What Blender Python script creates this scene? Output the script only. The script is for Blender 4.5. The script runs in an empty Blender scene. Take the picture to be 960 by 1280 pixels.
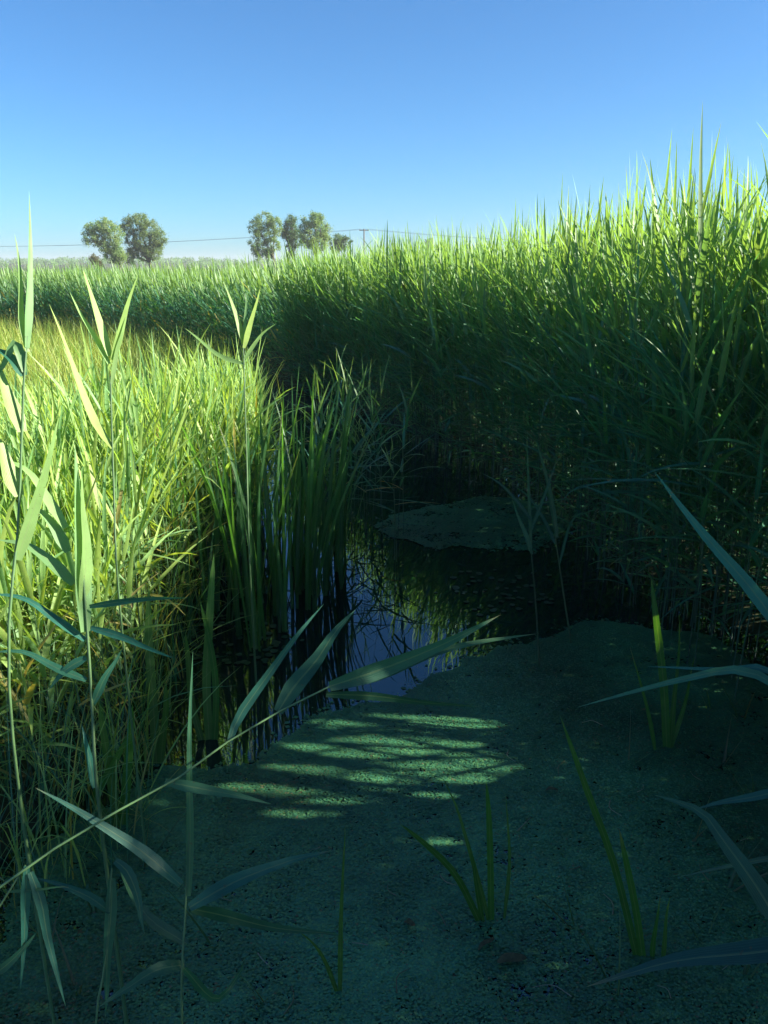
import bpy, math, random
import numpy as np
from mathutils import Vector, Matrix

R = math.radians
rng = np.random.default_rng(11)
random.seed(5)
scene = bpy.context.scene
COL = scene.collection

# ------------------------------------------------------------------ camera
EYE = 2.0
PITCH = R(17.2)
FPX = 1000.0                       # focal length in pixels of the 960 x 1280 photograph
cam_data = bpy.data.cameras.new('camera')
cam = bpy.data.objects.new('camera', cam_data)
COL.objects.link(cam)
cam_data.sensor_fit = 'VERTICAL'
cam_data.sensor_height = 24.0
cam_data.lens = 24.0 * FPX / 1280.0
cam_data.clip_start = 0.05
cam_data.clip_end = 6000
cam.location = (0, 0, EYE)
cam.rotation_euler = (R(90) - PITCH, 0, 0)
scene.camera = cam

# ------------------------------------------------------------------ sky, sun, exposure
SUN_EL, SUN_AZ = R(29), R(95)      # azimuth from +Y (view direction) towards +X
world = bpy.data.worlds.new('World')
scene.world = world
world.use_nodes = True
wn, wl = world.node_tree.nodes, world.node_tree.links
sky = wn.new('ShaderNodeTexSky')
sky.sky_type = 'NISHITA'
sky.sun_disc = False
sky.sun_elevation = SUN_EL
sky.sun_rotation = SUN_AZ
sky.altitude = 0
sky.air_density = 0.85
sky.dust_density = 0.45
sky.ozone_density = 8.0
tint = wn.new('ShaderNodeMix'); tint.data_type = 'RGBA'; tint.blend_type = 'MULTIPLY'; tint.inputs[0].default_value = 1
tint.inputs[7].default_value = (0.74, 1.01, 1.05, 1)          # the photograph's cool white balance, even over the whole sky
wl.new(sky.outputs[0], tint.inputs[6]); wl.new(tint.outputs[2], wn['Background'].inputs['Color'])
wn['Background'].inputs['Strength'].default_value = 0.054

sun_vec = Vector((math.sin(SUN_AZ) * math.cos(SUN_EL), math.cos(SUN_AZ) * math.cos(SUN_EL), math.sin(SUN_EL)))
sd = bpy.data.lights.new('sun', 'SUN')
sd.energy = 5.0
sd.angle = R(0.55)
sd.color = (1.0, 0.92, 0.74)
sun = bpy.data.objects.new('sun', sd)
COL.objects.link(sun)
sun.rotation_euler = sun_vec.to_track_quat('Z', 'Y').to_euler()

scene.view_settings.view_transform = 'Standard'
scene.view_settings.look = 'None'
scene.view_settings.gamma = 1
scene.view_settings.use_curve_mapping = False
scene.view_settings.exposure = 1.8
scene.cycles.max_bounces = 9
scene.cycles.diffuse_bounces = 5
scene.cycles.glossy_bounces = 3
scene.cycles.transmission_bounces = 4
scene.cycles.transparent_max_bounces = 6
scene.cycles.volume_bounces = 0
scene.cycles.use_denoising = True
scene.cycles.sample_clamp_indirect = 4

# ------------------------------------------------------------------ pixel helpers
FWD = np.array([0, math.cos(PITCH), -math.sin(PITCH)])
UPV = np.array([0, math.sin(PITCH), math.cos(PITCH)])
RGT = np.array([1.0, 0, 0])
CAMP = np.array([0, 0, EYE])

def at(px, py, d):
    """point seen at photograph pixel (px, py), d metres in front of the lens"""
    return CAMP + d * (FWD + (px - 480) / FPX * RGT - (py - 640) / FPX * UPV)

def ground(px, py, z=0.0):
    r = FWD + (px - 480) / FPX * RGT - (py - 640) / FPX * UPV
    return CAMP + (z - EYE) / r[2] * r

def depth(p):
    return float(np.dot(np.asarray(p) - CAMP, FWD))

# ------------------------------------------------------------------ materials
def new_mat(name):
    m = bpy.data.materials.new(name)
    m.use_nodes = True
    nt = m.node_tree
    return m, nt.nodes, nt.links, nt.nodes['Principled BSDF'], nt.nodes['Material Output']

def plant_mat(name, trans=0.42, rough=0.42, spec=0.42, glow=(1.75, 1.6, 0.5), stripe=True):
    """leaf blade: colour from the mesh, fine parallel veins, light shining through"""
    m, n, l, b, out = new_mat(name)
    at_ = n.new('ShaderNodeAttribute'); at_.attribute_name = 'col'
    oi = n.new('ShaderNodeObjectInfo')
    mr = n.new('ShaderNodeMapRange'); mr.inputs['To Min'].default_value = 0.8; mr.inputs['To Max'].default_value = 1.18
    l.new(oi.outputs['Random'], mr.inputs['Value'])
    tc = n.new('ShaderNodeTexCoord')
    nz = n.new('ShaderNodeTexNoise'); nz.inputs['Scale'].default_value = 24; nz.inputs['Detail'].default_value = 3
    l.new(tc.outputs['Object'], nz.inputs['Vector'])
    mr2 = n.new('ShaderNodeMapRange'); mr2.inputs['To Min'].default_value = 0.72; mr2.inputs['To Max'].default_value = 1.25
    l.new(nz.outputs['Fac'], mr2.inputs['Value'])
    mul = n.new('ShaderNodeMath'); mul.operation = 'MULTIPLY'
    l.new(mr.outputs[0], mul.inputs[0]); l.new(mr2.outputs[0], mul.inputs[1])
    mx = n.new('ShaderNodeMix'); mx.data_type = 'RGBA'; mx.blend_type = 'MULTIPLY'; mx.inputs[0].default_value = 1
    l.new(at_.outputs['Color'], mx.inputs[6]); l.new(mul.outputs[0], mx.inputs[7])
    src = mx.outputs[2]
    if stripe:
        ua = n.new('ShaderNodeAttribute'); ua.attribute_name = 'across'
        wv = n.new('ShaderNodeMath'); wv.operation = 'MULTIPLY'; wv.inputs[1].default_value = 60
        l.new(ua.outputs['Fac'], wv.inputs[0])
        sn = n.new('ShaderNodeMath'); sn.operation = 'SINE'; l.new(wv.outputs[0], sn.inputs[0])
        mr3 = n.new('ShaderNodeMapRange'); mr3.inputs['From Min'].default_value = -1
        mr3.inputs['To Min'].default_value = 0.93; mr3.inputs['To Max'].default_value = 1.05
        l.new(sn.outputs[0], mr3.inputs['Value'])
        mx3 = n.new('ShaderNodeMix'); mx3.data_type = 'RGBA'; mx3.blend_type = 'MULTIPLY'; mx3.inputs[0].default_value = 1
        l.new(src, mx3.inputs[6]); l.new(mr3.outputs[0], mx3.inputs[7])
        src = mx3.outputs[2]
        cmp = n.new('ShaderNodeMath'); cmp.operation = 'COMPARE'; cmp.inputs[1].default_value = 0.5; cmp.inputs[2].default_value = 0.05
        l.new(ua.outputs['Fac'], cmp.inputs[0])
        rib = n.new('ShaderNodeMix'); rib.data_type = 'RGBA'; rib.blend_type = 'MIX'
        sc_ = n.new('ShaderNodeMath'); sc_.operation = 'MULTIPLY'; sc_.inputs[1].default_value = 0.35; l.new(cmp.outputs[0], sc_.inputs[0])
        l.new(sc_.outputs[0], rib.inputs[0]); l.new(src, rib.inputs[6]); rib.inputs[7].default_value = (0.20, 0.27, 0.13, 1)
        fl = n.new('ShaderNodeTexNoise'); fl.inputs['Scale'].default_value = 130; fl.inputs['Detail'].default_value = 2
        l.new(tc.outputs['Object'], fl.inputs['Vector'])
        fr = n.new('ShaderNodeMapRange'); fr.inputs['From Min'].default_value = 0.68; fr.inputs['From Max'].default_value = 0.74; fr.inputs['To Max'].default_value = 0.55
        l.new(fl.outputs['Fac'], fr.inputs['Value'])
        fm = n.new('ShaderNodeMix'); fm.data_type = 'RGBA'
        l.new(fr.outputs[0], fm.inputs[0]); l.new(rib.outputs[2], fm.inputs[6]); fm.inputs[7].default_value = (0.10, 0.075, 0.035, 1)
        src = fm.outputs[2]
        bp = n.new('ShaderNodeBump'); bp.inputs['Strength'].default_value = 0.18; bp.inputs['Distance'].default_value = 0.001
        l.new(sn.outputs[0], bp.inputs['Height']); l.new(bp.outputs[0], b.inputs['Normal'])
    l.new(src, b.inputs['Base Color'])
    b.inputs['Roughness'].default_value = rough
    b.inputs['Specular IOR Level'].default_value = spec
    if trans > 0:
        tr = n.new('ShaderNodeBsdfTranslucent')
        g = n.new('ShaderNodeMix'); g.data_type = 'RGBA'; g.blend_type = 'MULTIPLY'; g.inputs[0].default_value = 1
        l.new(src, g.inputs[6]); g.inputs[7].default_value = (*glow, 1)
        l.new(g.outputs[2], tr.inputs['Color'])
        ms = n.new('ShaderNodeMixShader'); ms.inputs[0].default_value = trans
        l.new(b.outputs[0], ms.inputs[1]); l.new(tr.outputs[0], ms.inputs[2])
        l.new(ms.outputs[0], out.inputs['Surface'])
    return m

M_LEAF = plant_mat('reed_leaf')
M_STEM = plant_mat('reed_stem', trans=0.0, rough=0.45, stripe=False)
M_BLADE = plant_mat('cattail_blade', trans=0.45, rough=0.38, glow=(1.5, 1.5, 0.3))
M_FLOAT = plant_mat('floating_plant', trans=0.15, rough=0.4, stripe=False)
M_TREE = plant_mat('tree_leaf', trans=0.5, rough=0.6, stripe=False, glow=(1.2, 1.3, 0.5))

def simple_noise_mat(name, c0, c1, scale, rough=0.9, bump=0.0, detail=6):
    m, n, l, b, out = new_mat(name)
    tc = n.new('ShaderNodeTexCoord')
    nz = n.new('ShaderNodeTexNoise'); nz.inputs['Scale'].default_value = scale; nz.inputs['Detail'].default_value = detail
    nz.inputs['Roughness'].default_value = 0.65
    l.new(tc.outputs['Object'], nz.inputs['Vector'])
    rp = n.new('ShaderNodeValToRGB')
    rp.color_ramp.elements[0].position = 0.3; rp.color_ramp.elements[0].color = (*c0, 1)
    rp.color_ramp.elements[1].position = 0.7; rp.color_ramp.elements[1].color = (*c1, 1)
    l.new(nz.outputs['Fac'], rp.inputs[0]); l.new(rp.outputs[0], b.inputs['Base Color'])
    b.inputs['Roughness'].default_value = rough
    b.inputs['Specular IOR Level'].default_value = 0.2
    if bump:
        bp = n.new('ShaderNodeBump'); bp.inputs['Strength'].default_value = bump; bp.inputs['Distance'].default_value = 0.03
        l.new(nz.outputs['Fac'], bp.inputs['Height']); l.new(bp.outputs[0], b.inputs['Normal'])
    return m

M_GROUND = simple_noise_mat('marsh_ground', (0.018, 0.022, 0.014), (0.045, 0.055, 0.025), 3.0, bump=0.6)
M_BARK = simple_noise_mat('bark', (0.06, 0.05, 0.04), (0.13, 0.11, 0.09), 2.5)
M_WOOD = simple_noise_mat('pole_wood', (0.10, 0.085, 0.07), (0.17, 0.15, 0.13), 2.0)
M_WIRE = simple_noise_mat('wire', (0.05, 0.05, 0.055), (0.07, 0.07, 0.075), 5.0, rough=0.5)
M_DEAD = simple_noise_mat('dead_leaf', (0.04, 0.04, 0.02), (0.09, 0.08, 0.045), 60)

m, n, l, b, out = new_mat('pond_water')
b.inputs['Base Color'].default_value = (0.004, 0.008, 0.009, 1)
b.inputs['Roughness'].default_value = 0.015
b.inputs['Specular Tint'].default_value = (0.5, 0.9, 1.0, 1)  # tints the reflected sky bluer than plain water would
b.inputs['IOR'].default_value = 1.9
tc = n.new('ShaderNodeTexCoord')
nz = n.new('ShaderNodeTexNoise'); nz.inputs['Scale'].default_value = 5; nz.inputs['Detail'].default_value = 2
l.new(tc.outputs['Object'], nz.inputs['Vector'])
bp = n.new('ShaderNodeBump'); bp.inputs['Strength'].default_value = 0.03; bp.inputs['Distance'].default_value = 0.015
l.new(nz.outputs['Fac'], bp.inputs['Height']); l.new(bp.outputs[0], b.inputs['Normal'])
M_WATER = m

# ------------------------------------------------------------------ mesh builders
class Soup:
    """collects quads and triangles with a colour and an across-the-blade value per vertex"""
    def __init__(self):
        self.V, self.F, self.C, self.A, self.n = [], [], [], [], 0
    def add(self, v, f, c, a=None):
        v = np.asarray(v, np.float32).reshape(-1, 3)
        self.V.append(v); self.F.append(np.asarray(f, np.int64) + self.n)
        self.C.append(np.asarray(c, np.float32).reshape(-1, 3))
        self.A.append(np.zeros(len(v), np.float32) if a is None else np.asarray(a, np.float32).ravel())
        self.n += len(v)
    def mesh(self, name, mat):
        me = bpy.data.meshes.new(name)
        V = np.concatenate(self.V); C = np.concatenate(self.C); A = np.concatenate(self.A)
        me.vertices.add(len(V)); me.vertices.foreach_set('co', V.ravel())
        loops = np.concatenate([f.ravel() for f in self.F])
        tot = np.concatenate([np.full(len(f), f.shape[1], np.int64) for f in self.F])
        start = np.concatenate([[0], np.cumsum(tot)[:-1]])
        me.loops.add(len(loops)); me.loops.foreach_set('vertex_index', loops.astype(np.int32))
        me.polygons.add(len(tot))
        me.polygons.foreach_set('loop_start', start.astype(np.int32))
        me.polygons.foreach_set('use_smooth', np.ones(len(tot), bool))
        me.update(calc_edges=True)
        ca = me.attributes.new('col', 'FLOAT_COLOR', 'POINT')
        ca.data.foreach_set('color', np.concatenate([C, np.ones((len(C), 1), np.float32)], 1).ravel())
        aa = me.attributes.new('across', 'FLOAT', 'POINT')
        aa.data.foreach_set('value', A)
        me.materials.append(mat)
        return me

def link(name, data, parent=None):
    o = bpy.data.objects.new(name, data)
    COL.objects.link(o)
    if parent is not None:
        o.parent = parent
    return o

def tag(o, label=None, category=None, group=None, kind=None):
    for k, v in (('label', label), ('category', category), ('group', group), ('kind', kind)):
        if v: o[k] = v
    return o

def unit(v):
    return v / np.maximum(np.linalg.norm(v, axis=-1, keepdims=True), 1e-9)

def blade_profile(s):
    return np.minimum(1, 0.42 + 2.6 * s) * np.power(np.clip(1 - s, 0, 1), 0.8) * 1.12

def strap_profile(s):
    return np.minimum(1, 0.9 + s) * np.power(np.clip(1 - s ** 5, 0, 1), 0.8)

def ribbons(soup, path, side, width, col, profile=blade_profile, fold=0.28):
    """path (N,S,3), side (N,S,3) unit, width (N,), col (N,3) -> V-folded blades"""
    N, S, _ = path.shape
    s = np.linspace(0, 1, S)
    w = (width[:, None] * profile(s)[None, :] * 0.5 + 0.0002)[..., None]
    tan = unit(np.gradient(path, axis=1))
    nrm = unit(np.cross(tan, side))
    up = nrm * (w * fold)
    P = np.stack([path - side * w + up, path, path + side * w + up], 2)
    idx = np.arange(N * S * 3).reshape(N, S, 3)
    f = np.stack([idx[:, :-1, :-1], idx[:, :-1, 1:], idx[:, 1:, 1:], idx[:, 1:, :-1]], -1).reshape(-1, 4)
    sh = (0.9 + 0.2 * s)[None, :, None, None]
    tipd = np.clip((s[None, :] - rng.uniform(0.84, 1.7, (N, 1))) / 0.1, 0, 1)[:, :, None, None]      # some tips have dried
    c = np.broadcast_to(col[:, None, None, :] * sh * (1 - tipd) + tipd * np.array([0.20, 0.18, 0.09]), (N, S, 3, 3))
    a = np.broadcast_to(np.array([0, 0.5, 1.0])[None, None, :], (N, S, 3))
    soup.add(P, f, c, a)

def flat_ribbons(soup, path, side, width, col):
    N, S, _ = path.shape
    s = np.linspace(0, 1, S)
    w = (width[:, None] * blade_profile(s)[None, :] * 0.5 + 0.0003)[..., None]
    P = np.stack([path - side * w, path + side * w], 2)
    idx = np.arange(N * S * 2).reshape(N, S, 2)
    f = np.stack([idx[:, :-1, 0], idx[:, :-1, 1], idx[:, 1:, 1], idx[:, 1:, 0]], -1).reshape(-1, 4)
    soup.add(P, f, np.broadcast_to(col[:, None, None, :], (N, S, 2, 3)), np.broadcast_to(np.array([0, 1.0]), (N, S, 2)))

def arc_paths(base, az, inc, length, droop, S, twist=None):
    """blades leaving base at inc radians from the vertical, bending over by droop"""
    N = len(base)
    s = np.linspace(0, 1, S)
    th = inc[:, None] + droop[:, None] * s[None, :] ** 1.4
    dx = np.sin(th) * np.cos(az)[:, None]; dy = np.sin(th) * np.sin(az)[:, None]; dz = np.cos(th)
    d = np.stack([dx, dy, dz], -1)
    step = (length / (S - 1))[:, None, None]
    mid = (d[:, 1:] + d[:, :-1]) / 2 * step
    path = np.concatenate([base[:, None, :], base[:, None, :] + np.cumsum(mid, 1)], 1)
    side = np.stack([-np.sin(az), np.cos(az), np.zeros(N)], -1)[:, None, :].repeat(S, 1)
    if twist is not None:
        nrm = np.cross(d, side)
        a = (twist[:, None] * s[None, :])[..., None]
        side = side * np.cos(a) + nrm * np.sin(a)
    return path, unit(side)

def tubes(soup, path, rad, col, sides=4):
    """path (N,S,3), rad (N,S), col (N,S,3)"""
    N, S, _ = path.shape
    tan = unit(np.gradient(path, axis=1))
    ref = np.where(np.abs(tan[..., 2:3]) > 0.9, np.array([1.0, 0, 0]), np.array([0, 0, 1.0]))
    u = unit(np.cross(tan, ref)); v = np.cross(tan, u)
    ang = np.arange(sides) / sides * 2 * np.pi
    P = path[:, :, None, :] + rad[:, :, None, None] * (u[:, :, None, :] * np.cos(ang)[None, None, :, None] + v[:, :, None, :] * np.sin(ang)[None, None, :, None])
    idx = np.arange(N * S * sides).reshape(N, S, sides)
    nx = np.roll(idx, -1, 2)
    f = np.stack([idx[:, :-1], nx[:, :-1], nx[:, 1:], idx[:, 1:]], -1).reshape(-1, 4)
    soup.add(P, f, np.broadcast_to(col[:, :, None, :], (N, S, sides, 3)))

def spline(pts, S):
    """smooth curve through a few points"""
    P = np.asarray(pts, float)
    if len(P) == 2:
        return P[0] + (P[1] - P[0]) * np.linspace(0, 1, S)[:, None]
    Q = np.vstack([2 * P[0] - P[1], P, 2 * P[-1] - P[-2]])
    seg = np.linalg.norm(np.diff(P, axis=0), axis=1)
    t = np.concatenate([[0], np.cumsum(seg)]) / seg.sum()
    o = []
    for x in np.linspace(0, 1, S):
        i = min(max(np.searchsorted(t, x, 'right') - 1, 0), len(P) - 2)
        u = (x - t[i]) / (t[i + 1] - t[i])
        p0, p1, p2, p3 = Q[i:i + 4]
        o.append(0.5 * (2 * p1 + (p2 - p0) * u + (2 * p0 - 5 * p1 + 4 * p2 - p3) * u ** 2 + (3 * p1 - p0 - 3 * p2 + p3) * u ** 3))
    return np.array(o)

# leaf colours (linear), shade tint put into GREENS and sunlight into PALE
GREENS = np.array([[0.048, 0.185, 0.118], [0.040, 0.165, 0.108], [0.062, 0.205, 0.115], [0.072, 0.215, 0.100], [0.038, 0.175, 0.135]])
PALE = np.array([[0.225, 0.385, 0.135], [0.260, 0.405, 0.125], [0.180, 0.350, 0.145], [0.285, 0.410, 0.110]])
STRAW = np.array([[0.34, 0.30, 0.12], [0.36, 0.33, 0.10], [0.27, 0.23, 0.10], [0.42, 0.37, 0.10]])
STEMC = np.array([0.075, 0.15, 0.06])
STEMC_SHADE = np.array([0.036, 0.085, 0.058])  # lower stem: shade at the reed feet put into the colour

def pick(table, N):
    return table[rng.integers(0, len(table), N)] * rng.uniform(0.85, 1.15, (N, 1))

# ------------------------------------------------------------------ reeds
def spline_dense(p, m=5):
    f = np.linspace(0, 1, m, endpoint=False)[None, None, :, None]
    return (p[:, :-1, None, :] * (1 - f) + p[:, 1:, None, :] * f).reshape(len(p), -1, 3)

class ReedSet:
    """geometry of many reeds: stem paths and leaf paths, indexed by plant"""
    def __init__(self, base, H, wind=(-0.8, -0.25), gust=0.55, nleaf=11, S=7, greens=GREENS, low=0.30, dry=0.10, wl=1.0, lean=0.10, inc0=0.0):
        N = len(base); base = np.asarray(base, float)
        laz = rng.uniform(0, 2 * np.pi, N); lm = rng.uniform(0.01, 0.09, N) * H
        bend = np.stack([np.cos(laz) * lm + wind[0] * lean * H * rng.uniform(0.4, 1.3, N), np.sin(laz) * lm + wind[1] * lean * H], -1)
        ST = 7
        t = np.linspace(0, 1, ST)
        def stem(tt):
            z = H[:, None] * tt
            xy = bend[:, None, :] * (tt ** 2)[..., None]
            return np.concatenate([base[:, None, :2] + xy, base[:, None, 2:3] + z[..., None]], -1)
        self.stem = stem(np.broadcast_to(t, (N, ST)))
        r0 = rng.uniform(0.0026, 0.0042, N)
        self.rad = r0[:, None] * (1 - 0.72 * t)[None, :]
        k = np.clip((t - 0.15) / 0.35, 0, 1)[None, :, None]
        self.scol = (STEMC_SHADE * (1 - k) + STEMC * k) * rng.uniform(0.8, 1.2, (N, 1, 1))
        K = nleaf
        tt = low + (0.975 - low) * (np.arange(K) / (K - 1))[None, :] + rng.uniform(-0.02, 0.02, (N, K))
        tt = np.clip(tt, 0.05, 0.99)
        P = stem(tt)
        ph = rng.uniform(0, 2 * np.pi, N)[:, None] + np.pi * np.arange(K)[None, :] + rng.uniform(-0.5, 0.5, (N, K))
        vx = np.cos(ph) + wind[0] * gust * 1.6; vy = np.sin(ph) + wind[1] * gust * 1.6
        az = np.arctan2(vy, vx)
        u = (tt - low) / (1 - low)
        inc = R(62) - R(40) * u + rng.normal(0, R(15), (N, K)) + inc0
        inc[:, -1] = rng.uniform(R(2), R(16), N); inc[:, -2] = rng.uniform(R(8), R(28), N); inc[:, -3] = rng.uniform(R(16), R(36), N)
        droop = R(34) - R(22) * u + rng.normal(0, R(14), (N, K))
        droop[:, -1] = 0.05
        L = (0.26 + 0.22 * np.sin(np.clip(u, 0, 1) * np.pi * 0.85)) * rng.uniform(0.75, 1.25, (N, K)) * wl
        L[:, -1] = rng.uniform(0.20, 0.36, N) * wl
        W = rng.uniform(0.018, 0.032, (N, K)) * (0.8 + 0.25 * np.sin(u * np.pi)) * wl
        W[:, -1] = rng.uniform(0.010, 0.017, N) * wl
        tw = rng.normal(0, 0.7, (N, K))
        path, side = arc_paths(P.reshape(-1, 3), az.ravel(), inc.ravel(), L.ravel(), droop.ravel(), S, tw.ravel())
        col = pick(greens, N * K)
        young = np.clip((u - 0.57) / 0.33, 0, 1).reshape(-1, 1) * 0.85      # paler tips: young leaves, plus the sunlit top band put into colour
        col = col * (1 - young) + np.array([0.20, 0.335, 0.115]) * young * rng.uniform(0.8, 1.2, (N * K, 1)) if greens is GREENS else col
        # lowest leaves dry out
        drym = (rng.random((N, K)) < np.clip(dry * (1.6 - 2.2 * u) * 2, 0, 1)).ravel()
        col[drym] = pick(STRAW, drym.sum())
        self.N, self.K, self.S = N, K, S
        self.path = path.reshape(N, K, S, 3); self.side = side.reshape(N, K, S, 3)
        self.W = W; self.col = col.reshape(N, K, 3)
    def into(self, leaf_soup, stem_soup, flat=False, gaps=False, sides=4):
        k = ~in_gap(spline_dense(self.stem)).any(1) if gaps else slice(None)
        tubes(stem_soup, self.stem[k], self.rad[k], self.scol[k], sides)
        p = self.path.reshape(-1, self.S, 3); s = self.side.reshape(-1, self.S, 3)
        k = ~in_gap(spline_dense(p)).any(1) if gaps else slice(None)
        (flat_ribbons if flat else ribbons)(leaf_soup, p[k], s[k], self.W.ravel()[k], self.col.reshape(-1, 3)[k])

def reed_prototype(height, **kw):
    """one reed: an Empty at its foot, a stem and every leaf a mesh of its own"""
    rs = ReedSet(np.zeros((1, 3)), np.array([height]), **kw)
    sp = Soup(); tubes(sp, rs.stem, rs.rad, rs.scol, 5)
    leaves = []
    for j in range(rs.K):
        lp = Soup(); ribbons(lp, rs.path[:, j], rs.side[:, j], rs.W[:, j], rs.col[:, j])
        leaves.append(lp.mesh('leaf', M_LEAF))
    root = bpy.data.objects.new('reed', None)
    parts = [bpy.data.objects.new('stem', sp.mesh('stem', M_STEM))]
    parts += [bpy.data.objects.new('leaf', d) for d in leaves]
    return root, parts

def place_copies(protos, spots, label, group, rot=R(30)):
    """every reed in view on its own: copies of a prototype and of each of its parts"""
    for i, (x, y, z, h) in enumerate(spots):
        root, parts, h0 = protos[i % len(protos)]
        r = root.copy(); COL.objects.link(r)
        r.empty_display_size = 0.05
        r.location = (x, y, z)
        r.rotation_euler = (random.gauss(0, 0.02), random.gauss(0, 0.02), random.uniform(-rot, rot))
        s = h / h0
        r.scale = (random.uniform(0.9, 1.08), random.uniform(0.9, 1.08), s)
        tag(r, label, 'reed', group)
        for p in parts:
            c = p.copy(); COL.objects.link(c); c.parent = r

def scatter(poly, n, mind=0.0):
    """n random points inside a plan polygon"""
    poly = np.asarray(poly, float); lo, hi = poly.min(0), poly.max(0)
    out = []; tot = 0
    while tot < n:
        p = rng.uniform(lo, hi, (n * 3, 2))
        ins = np.zeros(len(p), bool); j = len(poly) - 1
        for i in range(len(poly)):
            a, b_ = poly[i], poly[j]
            c = (a[1] > p[:, 1]) != (b_[1] > p[:, 1])
            xx = (b_[0] - a[0]) * (p[:, 1] - a[1]) / (b_[1] - a[1] + 1e-12) + a[0]
            ins ^= c & (p[:, 0] < xx); j = i
        out.append(p[ins]); tot += ins.sum()
    return np.concatenate(out)[:n]

def poly_area(p):
    p = np.asarray(p); return 0.5 * abs(np.dot(p[:, 0], np.roll(p[:, 1], 1)) - np.dot(p[:, 1], np.roll(p[:, 0], 1)))

# ------------------------------------------------------------------ setting: ground, water
SHORE = np.array([(2.35, -0.4), (2.45, 1.2), (2.45, 2.5), (2.3, 3.7), (1.85, 4.7), (1.8, 6.0), (1.5, 7.4), (0.8, 9.1), (-0.3, 10.9), (-2.2, 12.0),
                  (-2.6, 10.5), (-1.9, 8.2), (-1.5, 6.8), (-1.2, 5.6), (-1.35, 4.6), (-1.25, 3.7), (-1.15, 3.0), (-1.4, 2.2), (-1.4, 0.8), (-0.9, -0.6)])
def shore_distance(x, y):
    """signed distance to the pond's shore line, positive outside"""
    p = np.stack([x.ravel(), y.ravel()], -1); best = np.full(len(p), 1e9); ins = np.zeros(len(p), bool)
    for i in range(len(SHORE)):
        a, c = SHORE[i], SHORE[(i + 1) % len(SHORE)]
        t = np.clip(((p - a) @ (c - a)) / ((c - a) @ (c - a)), 0, 1)[:, None]
        best = np.minimum(best, np.linalg.norm(p - a - t * (c - a), axis=1))
        k = (a[1] > p[:, 1]) != (c[1] > p[:, 1])
        ins ^= k & (p[:, 0] < (c[0] - a[0]) * (p[:, 1] - a[1]) / (c[1] - a[1] + 1e-12) + a[0])
    return np.where(ins, -best, best).reshape(x.shape)

def build_ground():
    # one sheet to the horizon, hollowed where the pond lies
    xs = np.concatenate([-np.geomspace(1500, 6.5, 16), np.linspace(-6, 6, 61), np.geomspace(6.5, 1500, 16)])
    ys = np.concatenate([-np.geomspace(1500, 2.5, 14), np.linspace(-2, 14, 81), np.geomspace(14.5, 1500, 18)])
    X, Y = np.meshgrid(xs, ys, indexing='ij')
    d = shore_distance(X, Y)
    z = np.clip(d * 0.35, -0.4, 0.07)
    z += rng.normal(0, 0.012, z.shape) * (np.hypot(X, Y) < 20)
    P = np.stack([X, Y, z], -1)
    idx = np.arange(X.size).reshape(X.shape)
    f = np.stack([idx[:-1, :-1], idx[1:, :-1], idx[1:, 1:], idx[:-1, 1:]], -1).reshape(-1, 4)
    s = Soup(); s.add(P, f, np.full((X.size, 3), 0.1))
    tag(link('ground', s.mesh('ground', M_GROUND)), kind='structure', label='dark marshy ground under the reeds')
    s = Soup()
    xs, ys = np.linspace(-3.0, 2.8, 24), np.linspace(-0.9, 12.4, 54)
    X, Y = np.meshgrid(xs, ys, indexing='ij'); idx = np.arange(X.size).reshape(X.shape)
    f = np.stack([idx[:-1, :-1], idx[1:, :-1], idx[1:, 1:], idx[:-1, 1:]], -1).reshape(-1, 4)
    d = shore_distance(X, Y).ravel()
    f = f[(d[f] < 0.25).any(1)]
    s.add(np.stack([X, Y, np.zeros_like(X)], -1), f, np.full((X.size, 3), 0.1))
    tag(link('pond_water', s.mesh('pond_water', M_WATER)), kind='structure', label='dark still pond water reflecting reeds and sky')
build_ground()

# hills: a low wooded rise far off
def build_far():
    x = np.linspace(-700, 700, 141)
    ridge = 6.0 + 2.2 * np.sin(x / 130 + 1) + 1.2 * np.sin(x / 47) + np.where(x < -150, 3.0, 0)
    s = Soup()
    rows = []
    for yy, k in ((560, 0.0), (640, 0.55), (760, 1.0), (1000, 0.9), (1300, 0.0)):
        rows.append(np.stack([x, np.full_like(x, yy), ridge * k * 0.5 - 0.3], -1))
    P = np.stack(rows, 0); idx = np.arange(P.shape[0] * P.shape[1]).reshape(P.shape[:2])
    f = np.stack([idx[:-1, :-1], idx[:-1, 1:], idx[1:, 1:], idx[1:, :-1]], -1).reshape(-1, 4)
    s.add(P, f, np.full((P.shape[0] * P.shape[1], 3), 0.1))
    tag(link('hills', s.mesh('hills', M_GROUND)), kind='structure', label='low wooded rise on the horizon')
    # the wood on it: clumps of leaf faces over the slope
    s = Soup()
    n = 900
    cx_ = rng.uniform(-620, 420, n); cy_ = rng.uniform(585, 760, n)
    kz = np.interp(cy_, [560, 640, 760], [0, 0.55, 1.0]) * np.interp(cx_, x, ridge) * 0.5
    hh = rng.uniform(2.5, 5.5, n)
    m = 60
    c = np.stack([cx_, cy_, kz + hh * 0.45], -1)[:, None, :] + unit(rng.normal(size=(n, m, 3))) * (rng.uniform(0.5, 1, (n, m, 1)) * np.stack([hh * 0.8, hh * 0.8, hh * 0.55], -1)[:, None, :])
    leaf_faces(s, c.reshape(-1, 3), rng.uniform(0.5, 1.0, n * m), np.repeat(pick(np.array([[0.14, 0.27, 0.10], [0.16, 0.29, 0.10], [0.12, 0.24, 0.10]]), n), m, 0))
    tag(link('distant_wood', s.mesh('distant_wood', M_TREE)), 'hazy green wood along the horizon beyond the reed beds', 'wood', kind='stuff')

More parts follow.
